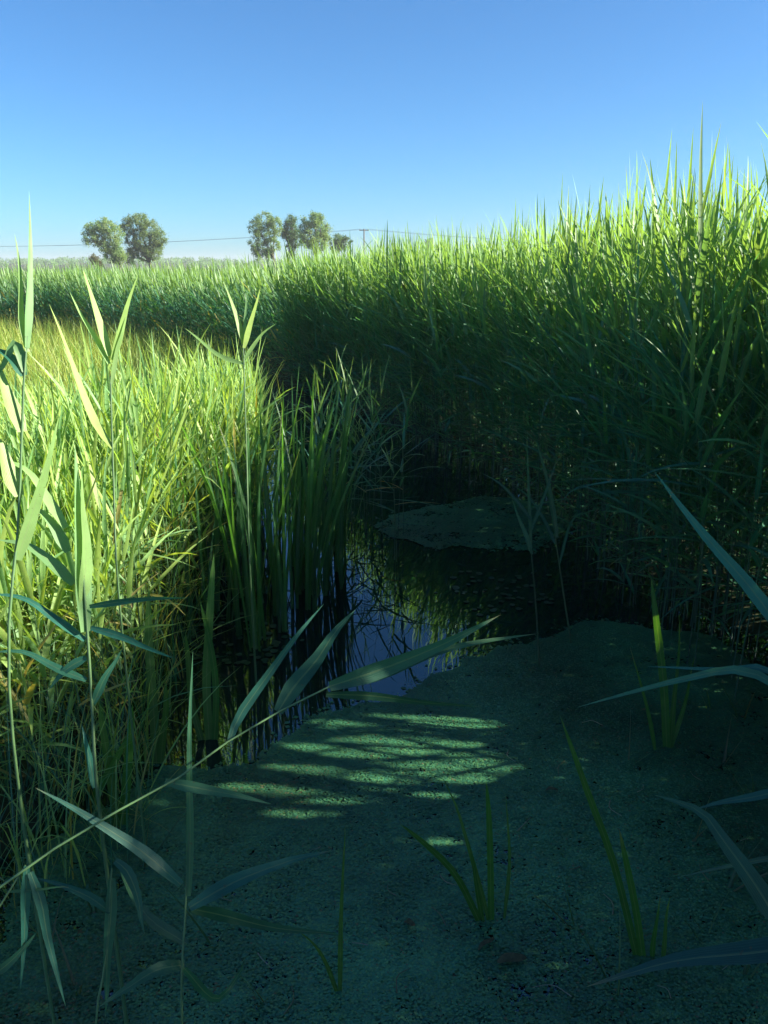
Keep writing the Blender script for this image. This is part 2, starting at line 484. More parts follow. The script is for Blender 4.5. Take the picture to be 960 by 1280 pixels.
def leaf_faces(soup, c, size, col):
    """small randomly turned diamond leaves"""
    N = len(c)
    a = unit(rng.normal(size=(N, 3))); b_ = unit(np.cross(a, rng.normal(size=(N, 3))))
    sz = np.asarray(size)[:, None]
    P = np.stack([c - a * sz, c - b_ * sz * 0.5, c + a * sz, c + b_ * sz * 0.5], 1)
    soup.add(P, np.arange(N * 4).reshape(N, 4), np.repeat(col, 4, 0))
build_far()

# ------------------------------------------------------------------ trees
def make_tree(name, label, foot, trunk_h, lobes, trunk_r, cols, group=None, leafn=180, gaps=0.5):
    """lobes: (dx, dy, z, rx, rz) leafy masses; a limb runs from the trunk to each"""
    root = bpy.data.objects.new(name, None); COL.objects.link(root)
    root.location = foot
    tag(root, label, 'tree', group)
    s = Soup()
    top = np.array([0.0, 0, trunk_h])
    p = spline([[0, 0, -0.2], [0.15, 0, trunk_h * 0.5], top], 7)[None]
    tubes(s, p, np.linspace(trunk_r, trunk_r * 0.7, 7)[None], np.full((1, 7, 3), 0.1), 7)
    tr = link('trunk', s.mesh('trunk', M_BARK), root)
    crown = Soup()
    for (dx, dy, z, rx, rz) in lobes:
        c = np.array([dx, dy, z])
        lb = Soup()
        start = top * rng.uniform(0.75, 1.0)
        q = spline([start, (start + c) / 2 + [0, 0, 0.25], c, c + [dx * 0.12, 0, rz * 0.6]], 8)[None]
        tubes(lb, q, np.linspace(trunk_r * 0.55, 0.02, 8)[None], np.full((1, 8, 3), 0.1), 5)
        # twigs
        for k in range(7):
            e = c + unit(rng.normal(size=3)) * np.array([rx, rx, rz]) * 0.8
            q2 = spline([q[0, 4], (q[0, 4] + e) / 2 + [0, 0, 0.15], e], 5)[None]
            tubes(lb, q2, np.linspace(0.05, 0.012, 5)[None], np.full((1, 5, 3), 0.1), 4)
        link('limb', lb.mesh('limb', M_BARK), tr)
        # clumps through the lobe, leaves round each clump
        nc = int(22 * rx * rz) + 15
        d = unit(rng.normal(size=(nc, 3))) * rng.uniform(0.35, 1.05, (nc, 1)) ** 0.6
        cc = c + d * np.array([rx, rx, rz])
        cc = cc[rng.random(nc) > gaps * 0.35]
        r = rng.uniform(0.18, 0.42, len(cc))
        lc = np.repeat(cc, leafn // 3, 0) + rng.normal(size=(len(cc) * (leafn // 3), 3)) * np.repeat(r, leafn // 3)[:, None] * 0.62
        leaf_faces(crown, lc, rng.uniform(0.06, 0.13, len(lc)), np.repeat(pick(cols, len(cc)), leafn // 3, 0))
    link('crown', crown.mesh('crown', M_TREE), root)
    return root

TG = np.array([[0.20, 0.30, 0.13], [0.23, 0.32, 0.13], [0.16, 0.26, 0.12], [0.24, 0.325, 0.14]])
TD = np.array([[0.10, 0.18, 0.09], [0.11, 0.20, 0.09], [0.09, 0.16, 0.085]])
DT = 125.0
def tree_at(px, py, d, rx_px, rz_px):
    p = at(px, py, d); k = d / FPX
    return p, rx_px * k, rz_px * k
def lobes_from(foot, d, L):
    o = []
    for px, py, rx, rz in L:
        p = at(px, py, d)
        o.append((p[0] - foot[0], rng.uniform(-0.6, 0.6), p[2], 1.12 * rx * d / FPX, 1.12 * rz * d / FPX))
    return o
def tree_px(name, label, px, d, th, L, r, cols, group='trees standing beyond the reed bed', **k):
    p = at(px, 330, d); foot = (p[0], p[1], 0.0)
    return make_tree(name, label, foot, th, lobes_from(foot, d, L), r, cols, group, **k)

tree_px('round_tree', 'spreading pale green tree with drooping left side and leaning ivy-clad trunk', 148, DT, 2.4,
        [(124, 288, 13, 9), (137, 283, 11, 8), (146, 294, 10, 10), (118, 298, 9, 9), (128, 302, 8, 7), (148, 312, 7, 12), (150, 323, 9, 8), (140, 318, 8, 9), (133, 309, 8, 8)], 0.32, TG)
tree_px('round_tree', 'rounded full green tree reaching down to the reeds beside the spreading tree', 187, DT + 5, 2.6,
        [(165, 284, 11, 10), (177, 278, 12, 9), (190, 287, 11, 11), (200, 299, 10, 12), (184, 302, 12, 12), (167, 304, 8, 12), (194, 315, 11, 10), (178, 318, 11, 10), (164, 322, 8, 8)], 0.28, TG)
tree_px('slender_tree', 'tall airy olive green tree standing apart from its darker neighbour', 342, DT, 3.0,
        [(335, 275, 13, 9), (322, 284, 10, 10), (345, 284, 9, 12), (330, 296, 12, 11), (320, 309, 8, 9), (340, 308, 9, 11), (329, 318, 9, 8)], 0.22, TG, gaps=1.1)
tree_px('slender_tree', 'narrow dark green tree squeezed between two broader olive trees', 366, DT + 4, 2.5,
        [(366, 279, 7, 7), (364, 290, 9, 9), (371, 299, 8, 10), (364, 310, 6, 10), (357, 291, 4, 6)], 0.2, TD)
tree_px('slender_tree', 'tall leafy tree rising straight behind the reed tips', 395, DT - 3, 3.2,
        [(396, 274, 8, 8), (384, 283, 8, 9), (402, 287, 10, 11), (408, 292, 6, 9), (386, 298, 10, 11), (398, 305, 12, 12)], 0.26, TG)
tree_px('low_bush', 'low grey green bush showing just over the reed tips', 425, DT + 6, 1.2, [(424, 299, 7, 5), (433, 304, 8, 6), (420, 308, 8, 8)], 0.1, TD, group=None)
tree_px('low_bush', 'small brownish bush beside the foot of the spreading tree', 118, DT - 5, 1.0, [(118, 324, 5, 5), (121, 331, 5, 5)], 0.08, np.array([[0.12, 0.11, 0.06], [0.09, 0.10, 0.05]]), group=None)
for px, py, lab in ((536, 305, 'pointed dark tree top seen through a dip in the reeds'), (550, 310, 'smaller dark tree top next to the pointed one')):
    tree_px('distant_tree', lab, px, 180, 4, [(px, py, 4, 7), (px + 1, py + 10, 6, 9)], 0.15, TD, group='far trees behind the reed tips')

# ------------------------------------------------------------------ utility line
def utility_line():
    dP = 135.0
    top = at(455, 287, dP)
    labels = {0: 'wooden utility pole with a crossarm behind the reed tips', 1: 'wooden utility pole at the far end of the sagging wires', 2: 'wooden utility pole where the wires run on behind the tall reeds'}
    tops = []
    for i, p in enumerate((top, at(-420, 296, 150.0), at(1180, 291, 150.0))):
        root = bpy.data.objects.new('utility_pole', None); COL.objects.link(root)
        root.location = (p[0], p[1], 0); tag(root, labels[i], 'utility pole', 'poles of the utility line')
        s = Soup(); h = p[2] + 0.12
        tubes(s, spline([[0, 0, -0.3], [0, 0, h]], 5)[None], np.linspace(0.13, 0.09, 5)[None], np.full((1, 5, 3), 0.1), 8)
        link('pole', s.mesh('pole', M_WOOD), root)
        s = Soup()
        tubes(s, np.array([[[-0.8, 0.12, h - 0.25], [0, 0.12, h - 0.25], [0.8, 0.12, h - 0.25]]]), np.full((1, 3), 0.055), np.full((1, 3, 3), 0.1), 4)
        link('crossarm', s.mesh('crossarm', M_WOOD), root)
        for dx in (-0.7, 0.7):
            s = Soup()
            tubes(s, np.array([[[dx, 0.12, h - 0.22], [dx, 0.12, h - 0.12], [dx, 0.12, h - 0.02]]]), np.array([[0.05, 0.06, 0.03]]), np.full((1, 3, 3), 0.1), 6)
            link('insulator', s.mesh('insulator', M_WIRE), root)
        tops.append([np.array([p[0] + dx, p[1] + 0.12, h - 0.03]) for dx in (-0.7, 0.7)])
    names = {(0, 1): 'thin dark wire sagging past the far trees', (0, 2): 'thin dark wire running on behind the tall reeds'}
    for (a, b_) in ((0, 1), (0, 2)):
        for k in (0, 1):
            A, B = tops[a][k], tops[b_][k]
            u = np.linspace(0, 1, 25)[:, None]
            path = A + (B - A) * u - np.array([0, 0, 1]) * (2.3 * 4 * u * (1 - u))
            s = Soup(); tubes(s, path[None], np.full((1, 25), 0.015), np.full((1, 25, 3), 0.1), 4)
            tag(link('power_wire', s.mesh('power_wire', M_WIRE)), names[(a, b_)], 'wire', 'wires of the utility line')
utility_line()

# ------------------------------------------------------------------ reed beds
# plan outline of the tall bed round the right and far side of the pond
FRONT = np.array([(1.95, -0.6), (2.1, 1.2), (2.12, 2.4), (2.02, 3.5), (1.48, 4.5), (1.42, 5.8), (1.15, 7.2), (0.45, 8.8), (-0.4, 10.8), (-1.6, 12.8)])
def offset_front(d):
    """front line pushed back into the bed by d metres"""
    t = unit(np.gradient(FRONT, axis=0)); nrm = np.stack([t[:, 1], -t[:, 0]], -1)
    nrm[:] = np.where((nrm @ np.array([0.8, 0.6]))[:, None] < 0, -nrm, nrm)
    return FRONT + nrm * d
def front_points(n, dmin, dmax, u0=0.0, u1=1.0):
    seg = np.linalg.norm(np.diff(FRONT, axis=0), axis=1); t = np.concatenate([[0], np.cumsum(seg)]); t /= t[-1]
    u = rng.uniform(u0, u1, n); d = rng.uniform(dmin, dmax, n)
    t_ = unit(np.gradient(FRONT, axis=0)); nrm = np.stack([t_[:, 1], -t_[:, 0]], -1)
    nrm = np.where((nrm @ np.array([0.8, 0.6]))[:, None] < 0, -nrm, nrm)
    bx = np.stack([np.interp(u, t, FRONT[:, k]) for k in (0, 1)], -1)
    nn = unit(np.stack([np.interp(u, t, nrm[:, k]) for k in (0, 1)], -1))
    return bx + nn * d[:, None] + rng.normal(0, 0.05, (n, 2)), u

def height_wall(u, n):
    # reeds stand taller towards the right-hand end
    return np.interp(u, [0, 0.20, 0.27, 0.35, 0.5, 0.75, 1], [2.52, 2.52, 2.2, 2.16, 2.06, 1.98, 1.9]) + np.clip(rng.normal(0, 0.12, n), -0.3, 0.17)

SUN2 = np.array([math.sin(SUN_AZ), math.cos(SUN_AZ)])
def corridor(p):
    """strip of the stand between the sun and the middle of the duckweed, out of the frame"""
    v = p - np.array([0.1, 2.9])
    return (np.abs(v @ np.array([SUN2[1], -SUN2[0]])) < 0.6) & (v @ SUN2 > 1.2)

# narrow gaps between the reeds there let the sun through on to the duckweed
GAPS = []
for px0, px1, py in [(462, 600, 899), (392, 440, 905), (545, 606, 909), (505, 560, 960), (575, 612, 955), (515, 556, 996), (335, 420, 962), (300, 390, 990), (440, 490, 976),
                     (535, 565, 1054), (345, 385, 1020), (420, 500, 926), (270, 320, 985), (400, 470, 945), (480, 530, 941), (540, 600, 932), (350, 420, 935), (380, 430, 1003), (560, 600, 975)]:
    p0, p1 = ground(px0, py)[:2], ground(px1, py)[:2]; mid = (p0 + p1) / 2
    half = abs((p1 - p0) @ SUN2) / 2
    GAPS.append((mid @ np.array([SUN2[1], -SUN2[0]]), 0.010 + 0.008 * random.random(), mid @ SUN2 - half, mid @ SUN2 + half))
def in_gap(pts):
    off = pts[..., :2] @ np.array([SUN2[1], -SUN2[0]]); al = pts[..., :2] @ SUN2 - pts[..., 2] / math.tan(SUN_EL)
    hit = np.zeros(off.shape, bool)
    for o_, hw, a0, a1 in GAPS:
        hit |= (np.abs(off - o_) < hw) & (al > a0) & (al < a1)
    return hit & (pts[..., 0] > 1.3)

WALL_DIR = dict(wind=(-0.9, -0.3), gust=0.36, lean=0.10)
# individual reeds of the front rows
protos_wall = []
for i in range(10):
    h = 2.25
    r_, p_ = reed_prototype(h, nleaf=11, low=0.2, dry=0.0, wl=1.28, **WALL_DIR)
    protos_wall.append((r_, p_, h))
P, u = front_points(165, -0.06, 0.42, 0.27, 0.97)
k_ = ~corridor(P); P, u = P[k_], u[k_]
place_copies(protos_wall, [(P[i, 0], P[i, 1], -0.02, height_wall(u[i:i + 1], 1)[0] * 0.98) for i in range(len(P))],
             'tall green reed in the front row of the shaded stand behind the pond', 'front reeds of the tall stand')
# taller reeds standing nearer, at the water edge
spots = [(1.95, 2.5, 1.77), (1.62, 3.75, 1.71), (1.85, 3.85, 1.77), (1.75, 3.6, 1.75), (1.58, 3.75, 1.67), (1.9, 2.95, 1.77), (1.68, 3.4, 1.72), (1.5, 4.0, 1.72), (1.82, 3.9, 1.82), (1.6, 4.2, 1.77), (1.95, 4.0, 1.82)]
protos_near = []
for i in range(6):
    r_, p_ = reed_prototype(2.15, nleaf=11, low=0.3, dry=0.0, wl=1.2, wind=(-0.9, -0.2), gust=0.7, lean=0.10)
    protos_near.append((r_, p_, 2.15))
place_copies(protos_near, [(x, y, -0.03, h) for x, y, h in spots if not corridor(np.array([[x, y]]))[0]], 'tall broad leaved reed leaning out where the tall stand meets the duckweed', 'leaning reeds at the duckweed edge', rot=R(25))
# slim reeds standing in the channel beyond the cattails
protos_mid = []
for i in range(6):
    r_, p_ = reed_prototype(1.5, nleaf=8, low=0.35, dry=0.05, wl=0.95, wind=(-0.2, -0.1), gust=0.2, lean=0.05)
    protos_mid.append((r_, p_, 1.5))
spots = []
for k in range(30):
    g = ground(random.uniform(385, 505), random.uniform(606, 675) if k > 8 else random.uniform(660, 705))
    spots.append((g[0], g[1], -0.03, random.uniform(0.75, 1.2)))
place_copies(protos_mid, spots, 'slim dark reed standing in the water of the channel beyond the cattails', 'slim reeds in the channel', rot=R(180))
# the rest of the stand
P, u = front_points(1750, 0.05, 1.7, 0.24, 1.0)
P2, u2 = front_points(900, 0.0, 1.7, 0.0, 0.26)
P = np.vstack([P, P2]); u = np.concatenate([u, u2])
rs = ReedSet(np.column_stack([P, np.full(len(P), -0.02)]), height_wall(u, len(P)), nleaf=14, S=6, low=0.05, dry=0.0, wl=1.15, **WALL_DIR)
ls, ss = Soup(), Soup()
rs.into(ls, ss, gaps=True)
bed = link('reed_bed', ls.mesh('reed_bed', M_LEAF))
tag(bed, 'dense tall reed stand closing off the far side of the pond', 'reed bed', kind='stuff')
tag(link('stems', ss.mesh('stems', M_STEM), bed), kind='stuff')

# far part of the stand, running off to the left beyond the meadow
far_poly = [(-1.5, 12.6), (-3.6, 17.0), (-8.6, 22.2), (-17, 23.5), (-27, 24), (-27, 27), (-8, 27), (3, 20), (1.2, 13.0)]
P = scatter(far_poly, 5000)
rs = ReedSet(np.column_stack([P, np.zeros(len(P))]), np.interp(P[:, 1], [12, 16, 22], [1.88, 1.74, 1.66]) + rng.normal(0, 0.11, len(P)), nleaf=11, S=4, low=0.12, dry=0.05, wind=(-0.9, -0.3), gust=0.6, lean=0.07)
ls, ss = Soup(), Soup(); rs.W *= 1.35
rs.into(ls, ss, flat=True, sides=3)
bed = link('reed_bed', ls.mesh('reed_bed', M_LEAF))
tag(bed, 'long dark reed bank running along behind the yellow meadow', 'reed bed', kind='stuff')
tag(link('stems', ss.mesh('stems', M_STEM), bed), kind='stuff')

# sunlit reeds on the left bank
LEFT = [(-1.3, 2.4), (-1.05, 3.2), (-1.1, 3.9), (-1.05, 4.6), (-0.8, 5.5), (-1.0, 6.6), (-2.3, 7.0), (-3.6, 6.6), (-3.2, 4.2), (-2.4, 2.6)]
LH = lambda P: np.interp(P[:, 1], [2.3, 3.5, 5.0, 7.0], [1.02, 1.06, 0.88, 0.64]) + 0.32 * np.clip((P[:, 0] + 1.75) / 0.5, 0, 1) * (P[:, 1] > 3.2) + np.clip(rng.normal(0, 0.10, len(P)), -0.25, 0.14)
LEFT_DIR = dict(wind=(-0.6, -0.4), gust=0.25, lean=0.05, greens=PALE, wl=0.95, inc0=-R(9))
protos_left = []
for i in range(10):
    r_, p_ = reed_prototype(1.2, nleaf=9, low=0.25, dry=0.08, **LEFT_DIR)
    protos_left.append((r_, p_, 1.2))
NEAR = [(-1.3, 2.3), (-0.98, 3.2), (-1.05, 3.9), (-1.0, 4.6), (-0.85, 5.4), (-1.9, 5.6), (-2.4, 4.6), (-2.1, 2.8)]
P = scatter(NEAR, 125); H = LH(P)
place_copies(protos_left, [(P[i, 0], P[i, 1], 0.0, H[i]) for i in range(len(P))],
             'sunlit pale green reed in the thick clump on the pond bank beside the meadow', 'sunlit reeds on the bank', rot=R(180))
P = scatter(LEFT, 1500)
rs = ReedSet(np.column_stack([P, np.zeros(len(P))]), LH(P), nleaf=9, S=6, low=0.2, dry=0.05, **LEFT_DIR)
ls, ss = Soup(), Soup(); rs.into(ls, ss)
bed = link('reed_bed', ls.mesh('reed_bed', M_LEAF))
tag(bed, 'thick sunlit reed clump filling the bank between pond and meadow', 'reed bed', kind='stuff')
tag(link('stems', ss.mesh('stems', M_STEM), bed), kind='stuff')

# ------------------------------------------------------------------ meadow of yellow sedge
def meadow():
    poly = [(-2.4, 6.6), (-1.4, 10.5), (-3.3, 16.6), (-8.2, 21.8), (-17, 23.2), (-26, 23.4), (-26, 16), (-8, 5.2), (-3.6, 4.0)]
    N = 36000
    P = scatter(poly, N)
    az = rng.uniform(0, 2 * np.pi, N)
    path, side = arc_paths(np.column_stack([P, np.zeros(N)]), az, np.abs(rng.normal(0, R(14), N)), rng.uniform(0.45, 0.95, N), rng.uniform(0, R(60), N), 4, rng.normal(0, 0.8, N))
    tab = np.array([[0.27, 0.41, 0.09], [0.33, 0.43, 0.10], [0.38, 0.42, 0.11], [0.22, 0.38, 0.09]])
    s = Soup(); flat_ribbons(s, path, side, rng.uniform(0.008, 0.016, N), pick(tab, N))
    tag(link('meadow_grass', s.mesh('meadow_grass', M_LEAF)), 'sunlit yellow green sedge meadow behind the bank reeds', 'grass', kind='stuff')
meadow()

# tangle of dry and green sedge at the foot of the bank reeds
def tangle():
    poly = [(-0.85, 2.3), (-0.95, 3.0), (-1.0, 3.6), (-1.05, 4.4), (-2.2, 5.2), (-2.8, 4.2), (-2.2, 2.2), (-1.3, 1.9)]
    N = 2200
    P = scatter(poly, N)
    az = rng.uniform(0, 2 * np.pi, N)
    path, side = arc_paths(np.column_stack([P, np.zeros(N)]), az, np.abs(rng.normal(0, R(20), N)), rng.uniform(0.25, 0.8, N), rng.uniform(R(5), R(95), N), 7, rng.normal(0, 0.8, N))
    col = pick(np.vstack([GREENS, GREENS, GREENS, PALE, PALE, PALE, PALE, STRAW[:2], [[0.40, 0.34, 0.06]]]), N)
    s = Soup(); ribbons(s, path, side, rng.uniform(0.004, 0.010, N), col)
    tag(link('sedge_undergrowth', s.mesh('sedge_undergrowth', M_LEAF)), 'tangled green and straw coloured sedge at the foot of the bank reeds', 'sedge', kind='stuff')
tangle()

# ------------------------------------------------------------------ cattail clump standing in the water
def cattails():
    spots = []
    for px, py in [(262, 800), (285, 780), (300, 795), (318, 775), (330, 800), (345, 770), (352, 790), (368, 760), (285, 750), (308, 745), (330, 742), (352, 735),
                   (375, 728), (395, 735), (392, 765), (270, 765), (410, 712), (340, 718), (365, 708), (388, 700), (420, 690), (405, 745), (240, 800), (318, 812)]:
        spots.append(ground(px, py))
    for k in range(16):
        spots.append(ground(random.uniform(255, 400), random.uniform(690, 770)))
    for k in range(9):
        spots.append(ground(random.uniform(365, 432), random.uniform(685, 745)))
    for i, g in enumerate(spots):
        root = bpy.data.objects.new('cattail_plant', None); COL.objects.link(root)
        root.location = (g[0], g[1], -0.03); root.empty_display_size = 0.05
        tag(root, 'clump of upright strap leaved cattail blades standing in the shaded water', 'cattail', 'cattails in the water beside the bank')
        nb = rng.integers(4, 7)
        for k in range(nb):
            s = Soup()
            base = np.array([[rng.normal(0, 0.012), rng.normal(0, 0.012), 0.0]])
            path, side = arc_paths(base, rng.uniform(0, 6.28, 1), np.abs(rng.normal(R(4), R(7), 1)), rng.uniform(0.7, 1.45, 1), rng.normal(R(8), R(14), 1), 9, rng.normal(0, 1.0, 1))
            ribbons(s, path, side, rng.uniform(0.014, 0.022, 1), pick(np.array([[0.055, 0.165, 0.065], [0.065, 0.18, 0.065], [0.05, 0.145, 0.07]]), 1), strap_profile, 0.15)
            link('leaf', s.mesh('leaf', M_BLADE), root)
cattails()

# ------------------------------------------------------------------ floating duckweed
def vnoise(x, y, seed):
    r_ = np.random.default_rng(seed); g = r_.random((64, 64))
    xi, yi = np.floor(x).astype(int), np.floor(y).astype(int); fx, fy = x - xi, y - yi
    fx, fy = fx * fx * (3 - 2 * fx), fy * fy * (3 - 2 * fy)
    G = lambda a, b_: g[a % 64, b_ % 64]
    return (G(xi, yi) * (1 - fx) + G(xi + 1, yi) * fx) * (1 - fy) + (G(xi, yi + 1) * (1 - fx) + G(xi + 1, yi + 1) * fx) * fy

def duckweed(name, poly, n, label, r0=0.0024, r1=0.0048, holes=0.10):
    P = scatter(poly, n)
    st = rng.random(n) < 0.12; P[st] += rng.normal(0, 0.05, (st.sum(), 2))          # stray fronds drift off the edge
    P += np.stack([vnoise(P[:, 0] * 3, P[:, 1] * 3, 1) - 0.5, vnoise(P[:, 0] * 3, P[:, 1] * 3, 2) - 0.5], -1) * 0.16
    P += np.stack([vnoise(P[:, 0] * 11, P[:, 1] * 11, 21) - 0.5, vnoise(P[:, 0] * 11, P[:, 1] * 11, 22) - 0.5], -1) * 0.06
    nz = 0.6 * vnoise(P[:, 0] * 5, P[:, 1] * 5, 3) + 0.4 * vnoise(P[:, 0] * 19, P[:, 1] * 19, 4)
    keep = rng.random(n) < np.clip((nz - holes) * 5, 0.22, 1)
    P, nz = P[keep], nz[keep]; N = len(P)
    r = rng.uniform(r0, r1, N)
    a0 = rng.uniform(0, 6.28, N)
    lump = vnoise(P[:, 0] * 26, P[:, 1] * 26, 6) * 0.0035
    z = 0.005 + lump + rng.uniform(0, 0.003, N)
    k = np.arange(4) / 4 * 2 * np.pi
    ang = a0[:, None] + k[None, :]
    tx, ty = rng.normal(0, 0.14, N), rng.normal(0, 0.14, N)
    ex = np.cos(ang) * r[:, None] * 1.2; ey = np.sin(ang) * r[:, None]
    V = np.stack([P[:, 0:1] + ex, P[:, 1:2] + ey, z[:, None] + ex * tx[:, None] + ey * ty[:, None]], -1)
    tone = vnoise(P[:, 0] * 2.2, P[:, 1] * 2.2, 8)[:, None]
    c = pick(np.array([[0.045, 0.175, 0.095], [0.058, 0.20, 0.095], [0.036, 0.155, 0.09], [0.085, 0.215, 0.085]]), N) * (0.50 + 0.62 * tone) * (0.85 + 0.3 * vnoise(P[:, 0] * 9, P[:, 1] * 9, 12)[:, None])
    brown = rng.random(N) < 0.01 + 0.03 * (tone[:, 0] < 0.25)
    c[brown] = pick(np.array([[0.13, 0.10, 0.05], [0.10, 0.09, 0.05]]), brown.sum())
    s = Soup()
    n2 = N // 4                                       # lower layer of older fronds
    q = P[:n2]; a2 = a0[:n2, None] + k[None, :]; r2 = rng.uniform(0.009, 0.015, n2)[:, None]
    V2 = np.stack([q[:, 0:1] + np.cos(a2) * r2, q[:, 1:2] + np.sin(a2) * r2, np.broadcast_to(0.002 + rng.uniform(0, 0.0025, (n2, 1)), a2.shape)], -1)
    s.add(V2, np.arange(n2 * 4).reshape(n2, 4), np.repeat(c[:n2] * 0.8, 4, 0))
    s.add(V, np.arange(N * 4).reshape(N, 4), np.repeat(c, 4, 0))
    tag(link(name, s.mesh(name, M_FLOAT)), label, 'duckweed', kind='stuff')

edge_px = [(150, 985), (215, 955), (300, 950), (330, 935), (400, 905), (460, 880), (520, 862), (555, 850), (592, 826), (640, 806), (690, 788), (760, 772), (880, 800)]
mat_poly = [tuple(ground(a, b_)[:2]) for a, b_ in edge_px] + [(2.1, 3.4), (1.9, 1.35), (-1.1, 1.35), (-1.25, 2.2)]
duckweed('duckweed', mat_poly, 430000, 'carpet of floating duckweed covering the near half of the pond')
patch = [tuple(ground(a, b_)[:2]) for a, b_ in [(476, 657), (492, 645), (508, 640), (530, 630), (566, 629), (600, 622), (650, 626), (700, 632), (715, 655), (690, 672), (668, 690), (640, 683), (610, 687), (575, 680), (548, 684), (520, 676), (496, 673)]]
duckweed('duckweed', patch, 30000, 'separate patch of pale duckweed on the dark far water', 0.005, 0.008, 0.22)

# small floating leaves on the open dark water
def floating_leaves():
    s = Soup(); a = np.linspace(0, 2 * np.pi, 11)[:-1]
    rad = 1 - 0.25 * np.exp(-((a - np.pi) / 0.35) ** 2)
    ring = np.stack([np.cos(a) * rad, np.sin(a) * 0.82, 0.06 * np.cos(2 * a)], -1)
    s.add(np.vstack([ring, [[0, 0, 0.02]]]), [[i, (i + 1) % 10, 10] for i in range(10)], np.tile([[0.018, 0.05, 0.022]], (11, 1)))
    me = s.mesh('floating_leaf', M_FLOAT)
    for (poly, n_, where) in (([(235, 770), (330, 765), (380, 800), (340, 830), (240, 830)], 85, 'beside the cattails'),
                              ([(540, 720), (610, 705), (690, 720), (690, 760), (600, 775), (545, 750)], 60, 'before the far duckweed patch')):
        for p in scatter(poly, n_):
            g = ground(*p)
            o = link('floating_leaf', me); r = random.uniform(0.014, 0.026)
            o.location = (g[0], g[1], 0.004 + random.uniform(0, 0.003)); o.scale = (r, r, r)
            o.rotation_euler = (random.gauss(0, .05), random.gauss(0, .05), random.uniform(0, 6.28))
            tag(o, 'small dark oval leaf floating on the open water ' + where, 'floating leaf', 'floating leaves ' + where)
floating_leaves()

# ------------------------------------------------------------------ single reeds and shoots one can pick out
def hero_leaf(root, pts, d, wpx, col, mat=None, face=None, S=11, profile=blade_profile, fold=0.22, label=None):
    """pts: photograph pixels along the midrib, base first; d: distance (or base, tip distances); wpx: widest breadth"""
    d0, d1 = d if isinstance(d, tuple) else (d, d)
    n_ = len(pts)
    P = [at(p[0], p[1], d0 + (d1 - d0) * i / (n_ - 1)) for i, p in enumerate(pts)]
    path = spline(P, S)
    wob = np.sin(np.linspace(0, 1, S) * random.uniform(4, 9) + random.uniform(0, 6))[:, None] * 0.0035 * np.linspace(0.2, 1, S)[:, None]
    path = path + wob * unit(np.random.default_rng(len(bpy.data.meshes)).normal(size=3))
    tan = unit(np.gradient(path, axis=0))
    view = unit(path - CAMP)
    side = unit(np.cross(tan, view))
    nrm = np.cross(tan, side)
    a = R(face if face is not None else random.uniform(-35, 35))
    tw = np.linspace(a * 0.7, a * 1.3, S)[:, None]
    side = side * np.cos(tw) + nrm * np.sin(tw)
    w = 0.8 * wpx * (d0 + d1) / 2 / FPX / max(0.6, math.cos(a))
    s = Soup()
    off = np.array(root.location)
    ribbons(s, (path - off)[None], side[None], np.array([w]), np.asarray(col, float)[None], profile, fold)
    o = link('leaf', s.mesh('leaf', mat or M_LEAF), root)
    if label: o['label'] = label
    return o

def hero(name, label, category, stem, d, leaves, rpx=5, group=None, dfoot=None, foot=None, col=None, mat=None):
    """stem: pixels from the foot upward; it is carried on down to the ground below the frame"""
    d0, d1 = d if isinstance(d, tuple) else (d, d)
    n_ = len(stem)
    P = [at(p[0], p[1], d0 + (d1 - d0) * i / (n_ - 1)) for i, p in enumerate(stem)]
    if foot is None:
        q = P[0] + (P[0] - P[1]) / np.linalg.norm(P[0] - P[1]) * 0.12
        foot = (q[0], q[1] + 0.02, -0.03)
    foot = np.array(foot, float)
    root = bpy.data.objects.new(name, None); COL.objects.link(root)
    root.location = foot; root.empty_display_size = 0.05
    tag(root, label, category, group)
    path = spline([foot] + P, 18) - foot
    s = Soup(); r = rpx / 2 * (d0 + d1) / 2 / FPX
    tubes(s, path[None], np.linspace(r, r * 0.55, 18)[None], np.tile(STEMC if col is None else col, (1, 18, 1)), 7)
    link('stem', s.mesh('stem', M_STEM), root)
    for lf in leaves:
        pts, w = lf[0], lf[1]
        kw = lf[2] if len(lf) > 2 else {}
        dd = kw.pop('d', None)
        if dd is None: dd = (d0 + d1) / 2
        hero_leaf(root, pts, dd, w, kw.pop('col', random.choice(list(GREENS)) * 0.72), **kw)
    return root

G = [np.array(c) for c in GREENS]; PL = [np.array(c) for c in PALE]
hero('reed', 'slim upright reed rising from the duckweed with a narrow spear leaf', 'reed', [(228, 1290), (232, 1135), (236, 1040)], 1.5, [
    ([(236, 1120), (237, 1040), (238, 930), (239, 815)], 13, dict(face=5)),
    ([(237, 1135), (300, 1098), (355, 1080), (412, 1062)], 25, dict(d=(1.5, 1.62), face=-20)),
    ([(230, 1206), (195, 1213), (160, 1235), (122, 1260)], 22, dict(d=(1.5, 1.4), face=15)),
    ([(226, 1106), (175, 1062), (110, 1022), (45, 985)], 22, dict(d=(1.5, 1.45), face=20)),
    ([(236, 1136), (285, 1146), (350, 1160), (425, 1170)], 20, dict(d=(1.5, 1.7))),
    ([(230, 1210), (270, 1250), (300, 1215), (306, 1195)], 14, dict(d=(1.5, 1.7))),
    ([(233, 1180), (190, 1150), (160, 1110), (140, 1060)], 18, dict(d=(1.5, 1.75)))], rpx=4.4)
